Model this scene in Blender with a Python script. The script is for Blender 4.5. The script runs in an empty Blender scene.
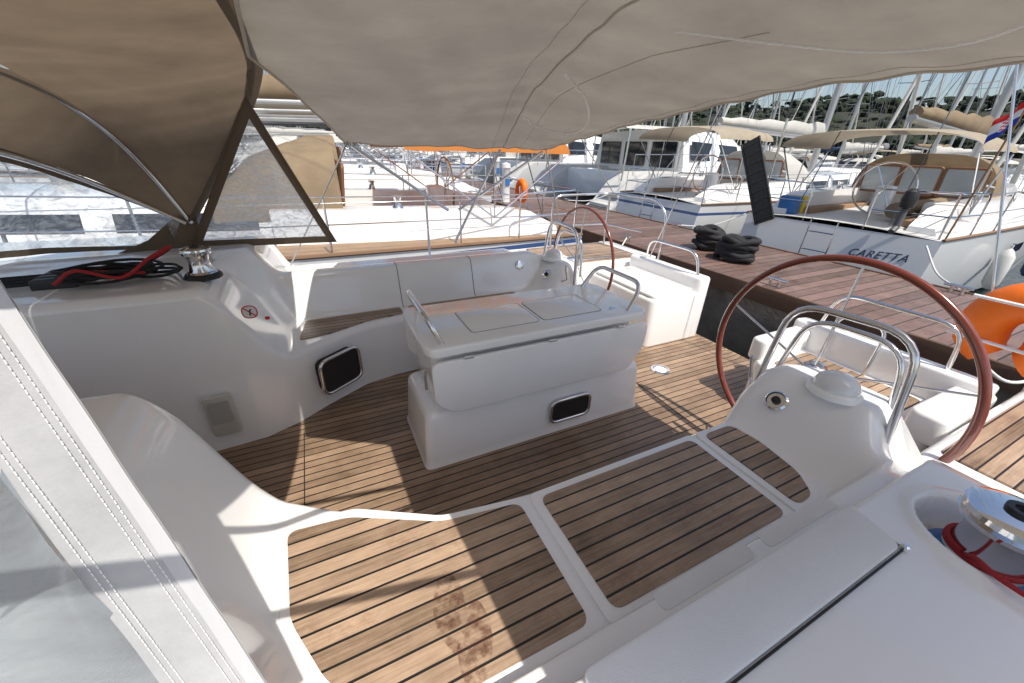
import bpy, bmesh, math, random
import numpy as np
from mathutils import Vector, Matrix
random.seed(7); rng=np.random.default_rng(5)
scene=bpy.context.scene
COL=scene.collection
V=Vector
WL=-0.80   # water level
# ------------------------------------------------------------------ materials
def nodes(name):
    m=bpy.data.materials.new(name); m.use_nodes=True
    nt=m.node_tree; b=nt.nodes['Principled BSDF']; return m,nt,b
def M(name,col,rough=.5,metal=0,var=0.0,vs=4,bump=0,bs=60,coat=0,transl=0,stain=0):
    m,nt,b=nodes(name); N=nt.nodes; Lk=nt.links
    b.inputs['Base Color'].default_value=(*col,1); b.inputs['Roughness'].default_value=rough
    b.inputs['Metallic'].default_value=metal; b.inputs['Coat Weight'].default_value=coat; b.inputs['Coat Roughness'].default_value=.06
    if not(var or bump): 
        if transl==0: return m
    tc=N.new('ShaderNodeTexCoord')
    colout=None
    if var>0:
        n=N.new('ShaderNodeTexNoise'); n.inputs['Scale'].default_value=vs; n.inputs['Detail'].default_value=6; n.inputs['Roughness'].default_value=.65
        Lk.new(tc.outputs['Object'],n.inputs['Vector'])
        r=N.new('ShaderNodeValToRGB'); r.color_ramp.elements[0].position=.3; r.color_ramp.elements[1].position=.7
        r.color_ramp.elements[0].color=(*[c*(1-var) for c in col],1); r.color_ramp.elements[1].color=(*[min(1,c*(1+var*.5)) for c in col],1)
        Lk.new(n.outputs['Fac'],r.inputs['Fac']); Lk.new(r.outputs['Color'],b.inputs['Base Color']); colout=r.outputs['Color']
        rr=N.new('ShaderNodeMapRange'); rr.inputs['To Min'].default_value=max(.02,rough-.1); rr.inputs['To Max'].default_value=min(1,rough+.15)
        Lk.new(n.outputs['Fac'],rr.inputs['Value']); Lk.new(rr.outputs['Result'],b.inputs['Roughness'])
    if bump>0:
        n2=N.new('ShaderNodeTexNoise'); n2.inputs['Scale'].default_value=bs; n2.inputs['Detail'].default_value=3
        Lk.new(tc.outputs['Object'],n2.inputs['Vector'])
        bp=N.new('ShaderNodeBump'); bp.inputs['Strength'].default_value=bump; bp.inputs['Distance'].default_value=.01
        Lk.new(n2.outputs['Fac'],bp.inputs['Height']); Lk.new(bp.outputs['Normal'],b.inputs['Normal'])
    if transl>0:
        t=N.new('ShaderNodeBsdfTranslucent'); t.inputs['Color'].default_value=(*[min(1,c*1.1) for c in col],1)
        if colout: Lk.new(colout,t.inputs['Color'])
        mx=N.new('ShaderNodeMixShader'); mx.inputs['Fac'].default_value=transl
        Lk.new(b.outputs[0],mx.inputs[1]); Lk.new(t.outputs[0],mx.inputs[2]); Lk.new(mx.outputs[0],N['Material Output'].inputs['Surface'])
    return m
def teak_mat(name,col,pitch,gap=.1,axis='Y',grain=1.0,dark=(.012,.011,.01),stain=.5):
    m,nt,b=nodes(name); N=nt.nodes; L=nt.links
    tc=N.new('ShaderNodeTexCoord'); sp=N.new('ShaderNodeSeparateXYZ'); L.new(tc.outputs['Object'],sp.inputs[0])
    def mth(op,a,bv=None):
        n=N.new('ShaderNodeMath'); n.operation=op
        if hasattr(a,'links'): L.new(a,n.inputs[0])
        else: n.inputs[0].default_value=a
        if bv is not None:
            if hasattr(bv,'links'): L.new(bv,n.inputs[1])
            else: n.inputs[1].default_value=bv
        return n.outputs[0]
    s=mth('DIVIDE',sp.outputs[axis],pitch); fr=mth('FRACT',s); fl=mth('FLOOR',s)
    line=mth('LESS_THAN',fr,gap)
    wn=N.new('ShaderNodeTexWhiteNoise'); wn.noise_dimensions='1D'; L.new(fl,wn.inputs['W'])
    mp=N.new('ShaderNodeMapping'); mp.inputs['Scale'].default_value=(2,45,8) if axis=='Y' else (45,2,8)
    L.new(tc.outputs['Object'],mp.inputs['Vector'])
    gn=N.new('ShaderNodeTexNoise'); gn.inputs['Scale'].default_value=3*grain; gn.inputs['Detail'].default_value=9; gn.inputs['Roughness'].default_value=.7
    L.new(mp.outputs[0],gn.inputs['Vector'])
    bn=N.new('ShaderNodeTexNoise'); bn.inputs['Scale'].default_value=4.5; bn.inputs['Detail'].default_value=8; bn.inputs['Roughness'].default_value=.7; L.new(tc.outputs['Object'],bn.inputs['Vector'])
    v=mth('ADD',mth('MULTIPLY',gn.outputs['Fac'],.6),mth('ADD',mth('MULTIPLY',wn.outputs['Value'],.22),mth('MULTIPLY',bn.outputs['Fac'],.50)))
    r=N.new('ShaderNodeValToRGB'); e=r.color_ramp.elements
    e[0].position=.42; e[0].color=(*[c*.34 for c in col],1); e[1].position=.90; e[1].color=(min(1,col[0]*1.45),min(1,col[1]*1.55),min(1,col[2]*1.75),1)
    L.new(v,r.inputs['Fac'])
    sn=N.new('ShaderNodeTexNoise'); sn.inputs['Scale'].default_value=5.; sn.inputs['Detail'].default_value=8; sn.inputs['Roughness'].default_value=.85; L.new(tc.outputs['Object'],sn.inputs['Vector'])
    sr=N.new('ShaderNodeMapRange'); sr.inputs['From Min'].default_value=.55; sr.inputs['From Max'].default_value=.68; sr.inputs['To Max'].default_value=stain; L.new(sn.outputs['Fac'],sr.inputs['Value'])
    ms=N.new('ShaderNodeMix'); ms.data_type='RGBA'; L.new(sr.outputs[0],ms.inputs['Factor']); L.new(r.outputs[0],ms.inputs['A']); ms.inputs['B'].default_value=(col[0]*.5,col[1]*.36,col[2]*.32,1)
    mx=N.new('ShaderNodeMix'); mx.data_type='RGBA'; L.new(line,mx.inputs['Factor']); L.new(ms.outputs['Result'],mx.inputs['A']); mx.inputs['B'].default_value=(*dark,1)
    L.new(mx.outputs['Result'],b.inputs['Base Color'])
    b.inputs['Roughness'].default_value=.42
    h=mth('SUBTRACT',mth('MULTIPLY',gn.outputs['Fac'],.3),mth('MULTIPLY',line,.8))
    bp=N.new('ShaderNodeBump'); bp.inputs['Strength'].default_value=.5; bp.inputs['Distance'].default_value=.003
    L.new(h,bp.inputs['Height']); L.new(bp.outputs[0],b.inputs['Normal'])
    return m
def vinyl_mat(name,col,lo,hi,scale,dist,bump=.3,stretch=(1,1,1),f0=.42,f1=.62,mixt=.5):
    m,nt,b=nodes(name); N=nt.nodes; L=nt.links
    b.inputs['Base Color'].default_value=(*col,1); b.inputs['Roughness'].default_value=.18
    tc=N.new('ShaderNodeTexCoord'); mp=N.new('ShaderNodeMapping'); mp.inputs['Scale'].default_value=stretch; L.new(tc.outputs['Object'],mp.inputs['Vector'])
    n=N.new('ShaderNodeTexNoise'); n.inputs['Scale'].default_value=scale; n.inputs['Detail'].default_value=8; n.inputs['Roughness'].default_value=.68; n.inputs['Distortion'].default_value=dist
    L.new(mp.outputs[0],n.inputs['Vector'])
    mr=N.new('ShaderNodeMapRange'); mr.inputs['From Min'].default_value=f0; mr.inputs['From Max'].default_value=f1; mr.inputs['To Min'].default_value=lo; mr.inputs['To Max'].default_value=hi
    L.new(n.outputs['Fac'],mr.inputs['Value'])
    t=N.new('ShaderNodeBsdfTransparent'); t.inputs['Color'].default_value=(.82,.87,.90,1)
    tl=N.new('ShaderNodeBsdfTranslucent'); tl.inputs['Color'].default_value=(*col,1)
    m1=N.new('ShaderNodeMixShader'); m1.inputs['Fac'].default_value=mixt; L.new(b.outputs[0],m1.inputs[1]); L.new(tl.outputs[0],m1.inputs[2])
    mx=N.new('ShaderNodeMixShader'); L.new(mr.outputs[0],mx.inputs['Fac']); L.new(t.outputs[0],mx.inputs[1]); L.new(m1.outputs[0],mx.inputs[2])
    L.new(mx.outputs[0],N['Material Output'].inputs['Surface'])
    bp=N.new('ShaderNodeBump'); bp.inputs['Strength'].default_value=bump; bp.inputs['Distance'].default_value=.02; L.new(n.outputs['Fac'],bp.inputs['Height']); L.new(bp.outputs[0],b.inputs['Normal'])
    return m
GEL=M('white_gelcoat',(.93,.925,.91),.14,var=.03,vs=3,coat=.7)
GELN=M('nonskid_gelcoat',(.84,.84,.83),.5,var=.05,vs=5,bump=.25,bs=420)
TEAK=teak_mat('weathered_teak',(.37,.245,.15),.050,.13)
TEAKS=teak_mat('sole_teak',(.32,.205,.12),.052,.14)
DOCK=teak_mat('dock_planks',(.19,.115,.085),.14,.08,dark=(.02,.015,.012),stain=.3)
STEEL=M('stainless',(.75,.75,.76),.14,1)
CHROME=M('chrome',(.82,.82,.83),.08,1)
RIM=M('varnished_rim',(.17,.032,.016),.2,coat=1)
BLACK=M('black_plastic',(.015,.015,.016),.45)
DARK=M('pocket_shade',(.02,.018,.016),.7,var=.3)  # near-black colour stands in for the shade inside openings
BIM=M('bimini_canvas',(.27,.242,.205),.85,var=.2,vs=2.4,bump=.15,bs=240,transl=.42)
SPR=M('sprayhood_canvas',(.225,.168,.112),.85,var=.28,vs=2.5,bump=.12,bs=260,transl=.38)
SPRD=M('sprayhood_binding',(.13,.095,.062),.85,bump=.1,bs=200,transl=.15)
GREYC=M('pale_canvas_band',(.44,.445,.45),.8,var=.2,vs=11,bump=.08,bs=300,transl=.1)
THREAD=M('white_thread',(.8,.8,.8),.7)
VIN=vinyl_mat('clear_vinyl',(.42,.46,.49),.30,.75,5,.8,.08)
VIN2=vinyl_mat('scratched_vinyl',(.85,.88,.9),.22,.85,11,1.6,.5,(1,1,1.6),.44,.68)
RED=M('red_rope',(.42,.02,.025),.7,bump=.6,bs=300)
WROPE=M('white_rope',(.75,.74,.71),.8,bump=.6,bs=300)
BROPE=M('black_rope',(.02,.02,.022),.8,bump=.6,bs=200)
ORANGE=M('orange_foam',(.95,.19,.01),.5,var=.1,vs=8)
BLUE=M('blue_plastic',(.04,.16,.42),.35)
def getm(name,*a,**k):
    return bpy.data.materials.get(name) or M(name,*a,**k)
# ------------------------------------------------------------------ mesh helpers
def link(o,parent=None):
    COL.objects.link(o)
    if parent is not None:
        o.parent=parent
        if parent.get('_w'): o.matrix_parent_inverse=Matrix.Translation(-V(parent['_w']))
    return o
def empty(name,loc,label=None,cat=None,group=None,local=False):
    e=bpy.data.objects.new(name,None); e.empty_display_size=.3; e.location=loc; COL.objects.link(e)
    if not local: e['_w']=list(loc) if any(loc) else [0,0,1e-9]
    if label: e['label']=label; e['category']=cat
    if group: e['group']=group
    return e
def mk(name,vs,fs,mat,parent=None,smooth=40,bevel=0,seg=3,label=None,cat=None,mats=None,midx=None,bang=.5):
    me=bpy.data.meshes.new(name); me.from_pydata([tuple(v) for v in vs],[],fs)
    bm=bmesh.new(); bm.from_mesh(me)
    if midx is not None:
        for f,i in zip(bm.faces,midx): f.material_index=i
    bmesh.ops.recalc_face_normals(bm,faces=bm.faces)
    if bevel>0:
        ed=[e for e in bm.edges if len(e.link_faces)==2 and e.calc_face_angle(0)>bang]
        bmesh.ops.bevel(bm,geom=ed,offset=bevel,segments=seg,affect='EDGES',profile=.5,clamp_overlap=True)
    for f in bm.faces: f.smooth=True
    bm.to_mesh(me); bm.free()
    if smooth<180: me.set_sharp_from_angle(angle=math.radians(smooth))
    if mats:
        for m in mats: me.materials.append(m)
    else: me.materials.append(mat)
    o=bpy.data.objects.new(name,me); link(o,parent)
    if label: o['label']=label
    if cat: o['category']=cat
    return o
def grid_faces(nr,nc,closed_c=False,off=0):
    f=[]
    for i in range(nr-1):
        for j in range(nc if closed_c else nc-1):
            k=(j+1)%nc
            f.append((off+i*nc+j,off+i*nc+k,off+(i+1)*nc+k,off+(i+1)*nc+j))
    return f
def loft(name,rows,mat,parent=None,closed=False,caps=False,**kw):
    nr=len(rows); nc=len(rows[0]); vs=[p for r in rows for p in r]; fs=grid_faces(nr,nc,closed)
    if caps: fs.append(tuple(range(nc))); fs.append(tuple((nr-1)*nc+j for j in range(nc)))
    return mk(name,vs,fs,mat,parent,**kw)
def catmull(pts,n=8,closed=False):
    P=[V(p) for p in pts]
    if len(P)<3: return P
    out=[]; N=len(P); rg=N if closed else N-1
    for i in range(rg):
        p0=P[(i-1)%N] if closed or i>0 else P[0]*2-P[1]
        p1=P[i]; p2=P[(i+1)%N]
        p3=P[(i+2)%N] if closed or i<N-2 else P[-1]*2-P[-2]
        for k in range(n):
            t=k/n; out.append(.5*((2*p1)+(p2-p0)*t+(2*p0-5*p1+4*p2-p3)*t*t+(3*p1-p0-3*p2+p3)*t**3))
    if not closed: out.append(P[-1])
    return out
def fillet(pts,r,n=6):
    P=[V(p) for p in pts]; out=[P[0]]
    for i in range(1,len(P)-1):
        a=(P[i-1]-P[i]); b=(P[i+1]-P[i]); d=min(r,a.length*.49,b.length*.49)
        A=P[i]+a.normalized()*d; B=P[i]+b.normalized()*d
        for k in range(n+1):
            t=k/n; out.append(A*(1-t)**2+P[i]*2*t*(1-t)+B*t*t)
    out.append(P[-1]); return out
def tube_geo(pts,r,closed=False,ns=10):
    P=[V(p) for p in pts]; n=len(P); vs=[]; up=None
    for i in range(n):
        if closed: t=(P[(i+1)%n]-P[i-1])
        else: t=P[min(i+1,n-1)]-P[max(i-1,0)]
        if t.length<1e-9: t=V((0,0,1))
        t.normalize()
        if up is None: up=t.orthogonal().normalized()
        up=(up-t*up.dot(t))
        if up.length<1e-6: up=t.orthogonal()
        up.normalize(); s=t.cross(up)
        rr=r(i/(n-1)) if callable(r) else r
        for k in range(ns):
            a=2*math.pi*k/ns; vs.append(P[i]+up*math.cos(a)*rr+s*math.sin(a)*rr)
    fs=grid_faces(n,ns,True)
    if closed:
        for k in range(ns):
            k2=(k+1)%ns; fs.append(((n-1)*ns+k,(n-1)*ns+k2,k2,k))
    else:
        fs.append(tuple(range(ns))); fs.append(tuple((n-1)*ns+k for k in range(ns)))
    return vs,fs
def tubes(name,lst,mat,parent=None,ns=10,split=False,**kw):
    if split:
        return [tubes(name,[it],mat,parent,ns,**kw) for it in lst]
    vs=[];fs=[]
    for it in lst:
        pts,r=it[0],it[1]; cl=it[2] if len(it)>2 else False
        a,b=tube_geo(pts,r,cl,ns); o=len(vs); vs+=a; fs+=[tuple(x+o for x in f) for f in b]
    return mk(name,vs,fs,mat,parent,smooth=50,**kw)
def roundpoly(pts,r,n=5):
    out=[]; N=len(pts)
    for i in range(N):
        p=V((*pts[i][:2],0)); a=V((*pts[i-1][:2],0))-p; b=V((*pts[(i+1)%N][:2],0))-p
        d=min(r,a.length*.48,b.length*.48); A=p+a.normalized()*d; B=p+b.normalized()*d
        for k in range(n+1):
            t=k/n; q=A*(1-t)**2+p*2*t*(1-t)+B*t*t; out.append((q.x,q.y))
    return out
def prism(name,poly,z0,z1,mat,parent=None,bevel=0,seg=2,**kw):
    n=len(poly); vs=[(x,y,z0) for x,y in poly]+[(x,y,z1) for x,y in poly]
    fs=[tuple(range(n))[::-1],tuple(range(n,2*n))]+[(i,(i+1)%n,n+(i+1)%n,n+i) for i in range(n)]
    return mk(name,vs,fs,mat,parent,bevel=bevel,seg=seg,bang=.9,**kw)
def oprism(name,c,u,v,w,h,r,d0,d1,mat,parent=None,bevel=0,**kw):
    c=V(c);u=V(u).normalized();v=V(v).normalized();n=u.cross(v)
    pl=roundpoly([(-w/2,-h/2),(w/2,-h/2),(w/2,h/2),(-w/2,h/2)],r)
    N=len(pl); vs=[c+u*x+v*y+n*d0 for x,y in pl]+[c+u*x+v*y+n*d1 for x,y in pl]
    fs=[tuple(range(N))[::-1],tuple(range(N,2*N))]+[(i,(i+1)%N,N+(i+1)%N,N+i) for i in range(N)]
    return mk(name,vs,fs,mat,parent,bevel=bevel,seg=2,bang=.9,**kw)
def oframe(name,c,u,v,w,h,r,t,d,mat,parent=None,**kw):
    c=V(c);u=V(u).normalized();v=V(v).normalized();n=u.cross(v)
    po=roundpoly([(-w/2,-h/2),(w/2,-h/2),(w/2,h/2),(-w/2,h/2)],r)
    return tubes(name,[([c+u*x+v*y+n*d for x,y in po],t,True)],mat,parent,ns=8,**kw)
def lathe(name,prof,c,mat,parent=None,n=32,axis='Z',**kw):
    rows=[]; c=V(c)
    if isinstance(axis,str): A={'Z':V((0,0,1)),'X':V((1,0,0)),'Y':V((0,1,0))}[axis]
    else: A=V(axis).normalized()
    u=V((1,0,0)) if abs(A.x)<.5 else V((0,1,0)); u=(u-A*u.dot(A)).normalized(); w_=A.cross(u)
    for r,z in prof:
        rows.append([c+A*z+u*r*math.cos(2*math.pi*k/n)+w_*r*math.sin(2*math.pi*k/n) for k in range(n)])
    return loft(name,rows,mat,parent,closed=True,caps=True,smooth=35,**kw)
def box(name,x0,x1,y0,y1,z0,z1,mat,parent=None,bevel=.01,**kw):
    return prism(name,[(x0,y0),(x1,y0),(x1,y1),(x0,y1)],z0,z1,mat,parent,bevel=bevel,**kw)
def clamp(t): return max(0.,min(1.,t))
def sm(t): t=clamp(t); return t*t*(3-2*t)
def interp(x,xs,ys): return float(np.interp(x,xs,ys))

# ------------------------------------------------------------------ camera
f=385.; cx,cy=512.,341.5
ex=V((1380-cx,175-cy,f)).normalized()
ey=V((303-cx,140-cy,f)); ey=(ey-ex*ey.dot(ex)).normalized()
ez=ex.cross(ey)
right=V((ex.x,ey.x,ez.x)); up=-V((ex.y,ey.y,ez.y)); fwd=V((ex.z,ey.z,ez.z))
cam=bpy.data.cameras.new('camera'); co=bpy.data.objects.new('camera',cam); COL.objects.link(co)
R=Matrix((right,up,-fwd)).transposed().to_4x4()
co.matrix_world=Matrix.Translation((0,0,1.6))@R
cam.sensor_width=36; cam.lens=f/1024*36; cam.clip_end=3000; cam.clip_start=.02
scene.camera=co
# ------------------------------------------------------------------ light
SUN_AZ=math.radians(-78)
SUN_EL=math.radians(61)
w=bpy.data.worlds.new('World'); scene.world=w; w.use_nodes=True
nt=w.node_tree; bg=nt.nodes['Background']; sk=nt.nodes.new('ShaderNodeTexSky'); sk.sky_type='NISHITA'; sk.sun_disc=False
sk.sun_elevation=SUN_EL; sk.sun_rotation=math.pi/2-SUN_AZ; sk.air_density=1.0; sk.dust_density=2.2; sk.ozone_density=1.0
nt.links.new(sk.outputs[0],bg.inputs[0]); bg.inputs[1].default_value=.15
sl=bpy.data.lights.new('sun','SUN'); sl.energy=5; sl.angle=math.radians(.5); sl.color=(1,.94,.85)
so=bpy.data.objects.new('sun',sl); COL.objects.link(so)
sd=V((math.cos(SUN_EL)*math.cos(SUN_AZ),math.cos(SUN_EL)*math.sin(SUN_AZ),math.sin(SUN_EL)))
so.rotation_euler=sd.to_track_quat('Z','Y').to_euler(); so.location=(0,0,30)
scene.view_settings.view_transform='Standard'; scene.view_settings.look='None'; scene.view_settings.exposure=0

# ================================================================== OUR BOAT
B=empty('sailing_yacht',(1.0,1.8,WL),'white sailing yacht, teak cockpit, twin wheels and beige canopy','sailboat')
MID=3.6
def S(p,m):
    return (p[0],MID-p[1],*p[2:]) if m else tuple(p)
XF=[-2.4,-.75,-.5,-.32,-.14,.13,.35,.55,1.6,1.75,1.95,2.02,2.025,3.3]
YF=[1.37,1.36,1.34,1.26,1.13,.965,.92,.90,.89,.93,.92,.84,.36,.36]
WX,WY=1.455,.035
def zt(X,Y,far=False):
    Xe=-.275+.13*sm((.85-Y)/.35)
    z1=.485*sm((Xe-X)/.34)
    if far: z2=.30*sm((.68-Y)/.13)*(1-.45*sm((.47-Y)/.16))
    else: z2=.11*sm((.40-Y)/.045)+.15*sm((.295-Y)/.04)
    dn=sm((X-1.68)/.34)
    z2*=1-.62*dn
    z3=.26*sm((X-1.57)/.32)*(1-sm((.50-Y)/.16)*sm((X-1.7)/.2)*.75)
    if Y<.34: z3=min(z3,z2)
    z=.45+(z1**6+z2**6+z3**6)**(1/6)
    if X>2.022: z=.52
    z=.52+(z-.52)*sm((Y+.33)/.14)
    if not far:
        r=math.hypot(X-WX,Y-WY); z=z-.13*sm((.155-r)/.022)+.010*sm((.19-r)/.02)*(1-sm((.162-r)/.012))
    return z
def xlist(far):
    a=list(np.arange(-2.4,-.8,.2))+list(np.arange(-.8,-.05,.025))+list(np.arange(-.05,1.24,.05))
    a+= list(np.arange(1.24,1.70,.05 if far else .010))+list(np.arange(1.70,2.02,.02))+[2.02,2.025]+list(np.arange(2.1,3.31,.1))
    return a
for m in (0,1):
    YG=list(np.arange(.78,.44,-.017))+list(np.arange(.44,.22,-.0085))+list(np.arange(.22,-.20,-.02 if m else -.010))+list(np.arange(-.20,-.48,-.03))
    rows=[]
    for X in xlist(m):
        yf=interp(X,XF,YF); rd=.045+.06*sm((X-1.6)/.25)*(1 if X<2.022 else 0)
        yi=yf-rd; zT=zt(X,yi,m)
        row=[(X,yf+.015,-.02),(X,yf+.012,.1),(X,yf+.006,(zT-rd)*.6)]
        for k in range(6):
            a=k/5*math.pi/2
            row.append((X,yi+rd*math.cos(a),zT-rd+rd*math.sin(a)))
        if yi>.8: grid=list(np.linspace(yi,.80,22)[1:])+YG
        else: grid=[min(yi-.002,g) for g in np.linspace(yi,.80,22)[1:]]+[min(g,yi-.003) for g in YG]
        for Y in grid: row.append((X,Y,zt(X,Y,m)))
        row+= [(X,-.50,.50),(X,-.53,.3),(X,-.49,-.4),(X,-.3,-1.0)]
        rows.append([S(p,m) for p in row])
    loft('cockpit_coaming',rows,GEL,B,smooth=70)
    prism('stern_quarter',[S(p,m) for p in [(3.3,-.53),(3.45,-.45),(3.45,.36),(3.3,.36)]],-1.0,.52,GEL,B,bevel=.01)
    prism('side_deck_teak',roundpoly([S(p,m) for p in [(2.15,-.42),(3.25,-.42),(3.25,.31),(2.15,.31)]],.03),.5195,.53,TEAK,B)
    if not m:
        t1=[(-.265,1.055),(-.25,.76),(-.17,.58),(-.03,.425),(.475,.42),(.475,.848),(.2,.888),(-.08,1.035)]
        t2=[(.555,.84),(.555,.415),(1.325,.415),(1.325,.838)]
        t3=[(1.405,.838),(1.58,.836),(1.60,.70),(1.57,.52),(1.5,.425),(1.405,.42)]
        l2=[(.522,.872),(.522,.388),(1.358,.388),(1.358,.868)]
        l1=[(-.29,1.085),(-.275,.75),(-.19,.56),(-.045,.39),(.506,.388),(.506,.872),(.21,.915),(-.06,1.07)]
        l3=[(1.374,.866),(1.60,.862),(1.62,.70),(1.60,.50),(1.51,.395),(1.374,.388)]
        for l,t in ((l1,t1),(l2,t2),(l3,t3)):
            lid=prism('seat_locker_lid',roundpoly([S(p,m) for p in l],.03),.44,.4585,GEL,B,bevel=.003)
            prism('teak_inlay',roundpoly([S(p,m) for p in t],.035),.4575,.4635,TEAK,lid)
        lid=prism('coaming_locker_lid',roundpoly([S(p,m) for p in [(.30,.262),(.30,.135),(1.19,.135),(1.22,.262)]],.02),.705,.728,GELN,B,bevel=.005)
        prism('hinge_strip',[S(p,m) for p in [(.45,.131),(1.20,.131),(1.20,.1265),(.45,.1265)]],.708,.717,BLACK,lid)
        prism('lid_groove',[S(p,m) for p in [(1.232,.262),(1.226,.262),(1.200,.128),(1.206,.128)]],.708,.7125,getm('groove_grey',(.25,.25,.25),.7),lid)
        lathe('hinge_pin',[(.0,0),(.010,0),(.010,.01),(.006,.014),(0,.014)],S((1.20,.129,.716),m),CHROME,lid,n=14)
        for xa_,xb_ in ((.62,.98),(1.04,1.40)):
            oprism('moulded_recess',((xa_+xb_)/2,.3475,.5585),(1,0,0),(0,1,.0),xb_-xa_,.05,.02,0,.004,GELN,B)
    else:
        for t in ([(-.24,1.03),(-.2,.72),(.46,.70),(.46,.83),(.2,.875),(-.06,1.0)],[(.52,.83),(.52,.70),(1.45,.70),(1.45,.83)]):
            prism('teak_inlay',roundpoly([S(p,m) for p in t],.03),.449,.4575,TEAK,B)
        for X in (.49,1.10):
            tubes('backrest_groove',[([S((X,y,zt(X,y,True)+.0),m) for y in np.linspace(.70,.2,40)],.0035)],getm('groove_grey',(.25,.25,.25),.7),B,ns=6)
        lathe('coaming_vent',[(.04,0),(.04,.006),(.03,.01),(.0,.01)],S((1.55,.60,.66),m),CHROME,B,n=20,axis=(0,-.9,.3))
    # ---- helm
    if m: hy,hx,hz,Rw,rt=.735,2.11,.69,.455,.0125
    else: hy,hx,hz,Rw,rt=.81,2.11,.655,.545,.0175
    wh=tubes('steering_wheel',[([S((hx,hy+Rw*math.cos(a),hz+Rw*math.sin(a)),m) for a in np.linspace(0,2*math.pi,97)[:-1]],rt,True)],RIM,B,ns=14,label='mahogany-rimmed steering wheel with steel spokes')
    sp=[]
    for k in range(5):
        a=math.radians(90+72*k); sp.append(([S((hx-.05,hy+.04*math.cos(a),hz+.04*math.sin(a)),m),S((hx,hy+(Rw-.01)*math.cos(a),hz+(Rw-.01)*math.sin(a)),m)],.006))
    tubes('spoke',sp,STEEL,wh,split=True)
    lathe('hub',[(.0,-.16),(.035,-.16),(.04,-.05),(.055,-.04),(.05,-.01),(.02,.0),(0,.0)],S((hx,hy,hz),m),STEEL,wh,n=24,axis='X')
    cc=S((1.88,.635,.695),m)
    pod=lathe('compass_housing',[(.0,0),(.105,0),(.102,.014),(.094,.024),(.088,.028),(0,.028)],cc,GEL,B,n=32)
    lathe('compass',[(.086,.024),(.084,.040),(.070,.066),(.045,.084),(.0,.092)],cc,getm('compass_dome',(.78,.79,.79),.04,coat=1),pod,n=32)
    ax=S((-.7,0,.7),0)
    gz=lathe('engine_gauge',[(.048,0),(.048,.012),(.040,.018),(.036,.012),(.0,.012)],S((1.745,.765,zt(1.745,.765,m)-.002),m),CHROME,B,n=32,axis=ax)
    lathe('gauge_button',[(.018,.01),(.018,.022),(.0,.026)],S((1.745,.765,zt(1.745,.765,m)-.002),m),BLACK,gz,n=16,axis=ax)
    g1=fillet([S(p,m) for p in [(1.90,.965,.42),(1.92,.93,1.0),(1.92,.47,1.02),(1.90,.41,.55)]],.14)
    g2=fillet([S(p,m) for p in [(1.98,.93,.6),(2.0,.88,.93),(2.0,.52,.94),(1.98,.45,.55)]],.12)
    tubes('pedestal_guard',[(g1,.0145)],STEEL,B,ns=12); tubes('pedestal_guard',[(g2,.012)],STEEL,B,ns=12)
    tubes('throttle_lever',[([S((1.8,.925,.58),m),S((1.83,.955,.60),m),S((1.80,.965,.72),m)],.009)],STEEL,B)
    if not m:
        hs=prism('helm_seat',roundpoly([S(p,m) for p in [(2.50,.42),(2.48,1.30),(2.62,1.38),(3.05,1.38),(3.05,.42)]],.08),-.01,.36,GEL,B,bevel=.02,seg=3)
        prism('teak_inlay',roundpoly([S(p,m) for p in [(2.57,.60),(2.57,1.24),(2.95,1.24),(2.95,.60)]],.04),.358,.366,TEAK,hs)
        for a,b_ in (((2.50,.38),(3.1,.54)),((2.52,1.28),(3.1,1.40))):
            prism('seat_side',roundpoly([S((a[0],a[1]),m),S((b_[0],a[1]),m),S((b_[0],b_[1]),m),S((a[0],b_[1]),m)],.05),.34,.50,GEL,hs,bevel=.022,seg=3)
        prism('seat_backrest',roundpoly([S(p,m) for p in [(3.0,.40),(3.0,1.42),(3.12,1.40),(3.12,.40)]],.04),-.01,.55,GEL,hs,bevel=.02,seg=3)
    else:
        hs=prism('helm_seat',roundpoly([S(p,m) for p in [(2.46,.42),(2.46,1.36),(3.08,1.36),(3.08,.42)]],.07),-.01,.46,GEL,B,bevel=.03,seg=4)
        prism('seat_lid',roundpoly([S(p,m) for p in [(2.48,.5),(2.48,1.33),(2.98,1.33),(2.98,.5)]],.05),.462,.492,GEL,hs,bevel=.012,seg=3)
        prism('seat_backrest',roundpoly([S(p,m) for p in [(3.0,.40),(3.0,1.36),(3.14,1.36),(3.14,.40)]],.05),-.01,.60,GEL,hs,bevel=.03,seg=3)
    if m: r1=fillet([S(p,m) for p in [(2.45,-.36,.53),(2.45,-.36,1.12),(3.2,-.30,1.14),(3.32,.35,1.14),(3.32,.52,1.0),(3.32,.52,.5)]],.12)
    else: r1=fillet([S(p,m) for p in [(2.75,-.36,.53),(2.75,-.36,1.02),(3.2,-.32,1.04),(3.32,.10,1.04),(3.32,.22,.95),(3.32,.22,.5)]],.12)
    po=[([S((3.2,-.3,.5),m),S((3.2,-.3,1.1),m)],.0125),([S((2.75,-.35,.78),m),S((3.2,-.32,.78),m),S((3.3,.22,.78),m)],.011)]
    tubes('pushpit_rail',[(r1,.0135)]+po,STEEL,B)
    tubes('helm_seat_rail',[(fillet([S(p,m) for p in [(3.06,.60,.52),(3.04,.62,.80),(3.04,1.22,.80),(3.06,1.28,.52)]],.12),.0125)],STEEL,hs)
    if not m: tubes('helm_seat_rail',[(fillet([S(p,m) for p in [(2.96,.9,.36),(3.0,.9,.68),(3.0,1.16,.68),(2.96,1.16,.36)]],.08),.011)],STEEL,hs)
    st=[([S((x,-.40,.5),m),S((x,-.42,1.12),m)],.0125) for x in ((1.0,-.9,-2.6) if m else (-.9,-2.6))]
    tubes('stanchion',st,STEEL,B,split=True)
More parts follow.
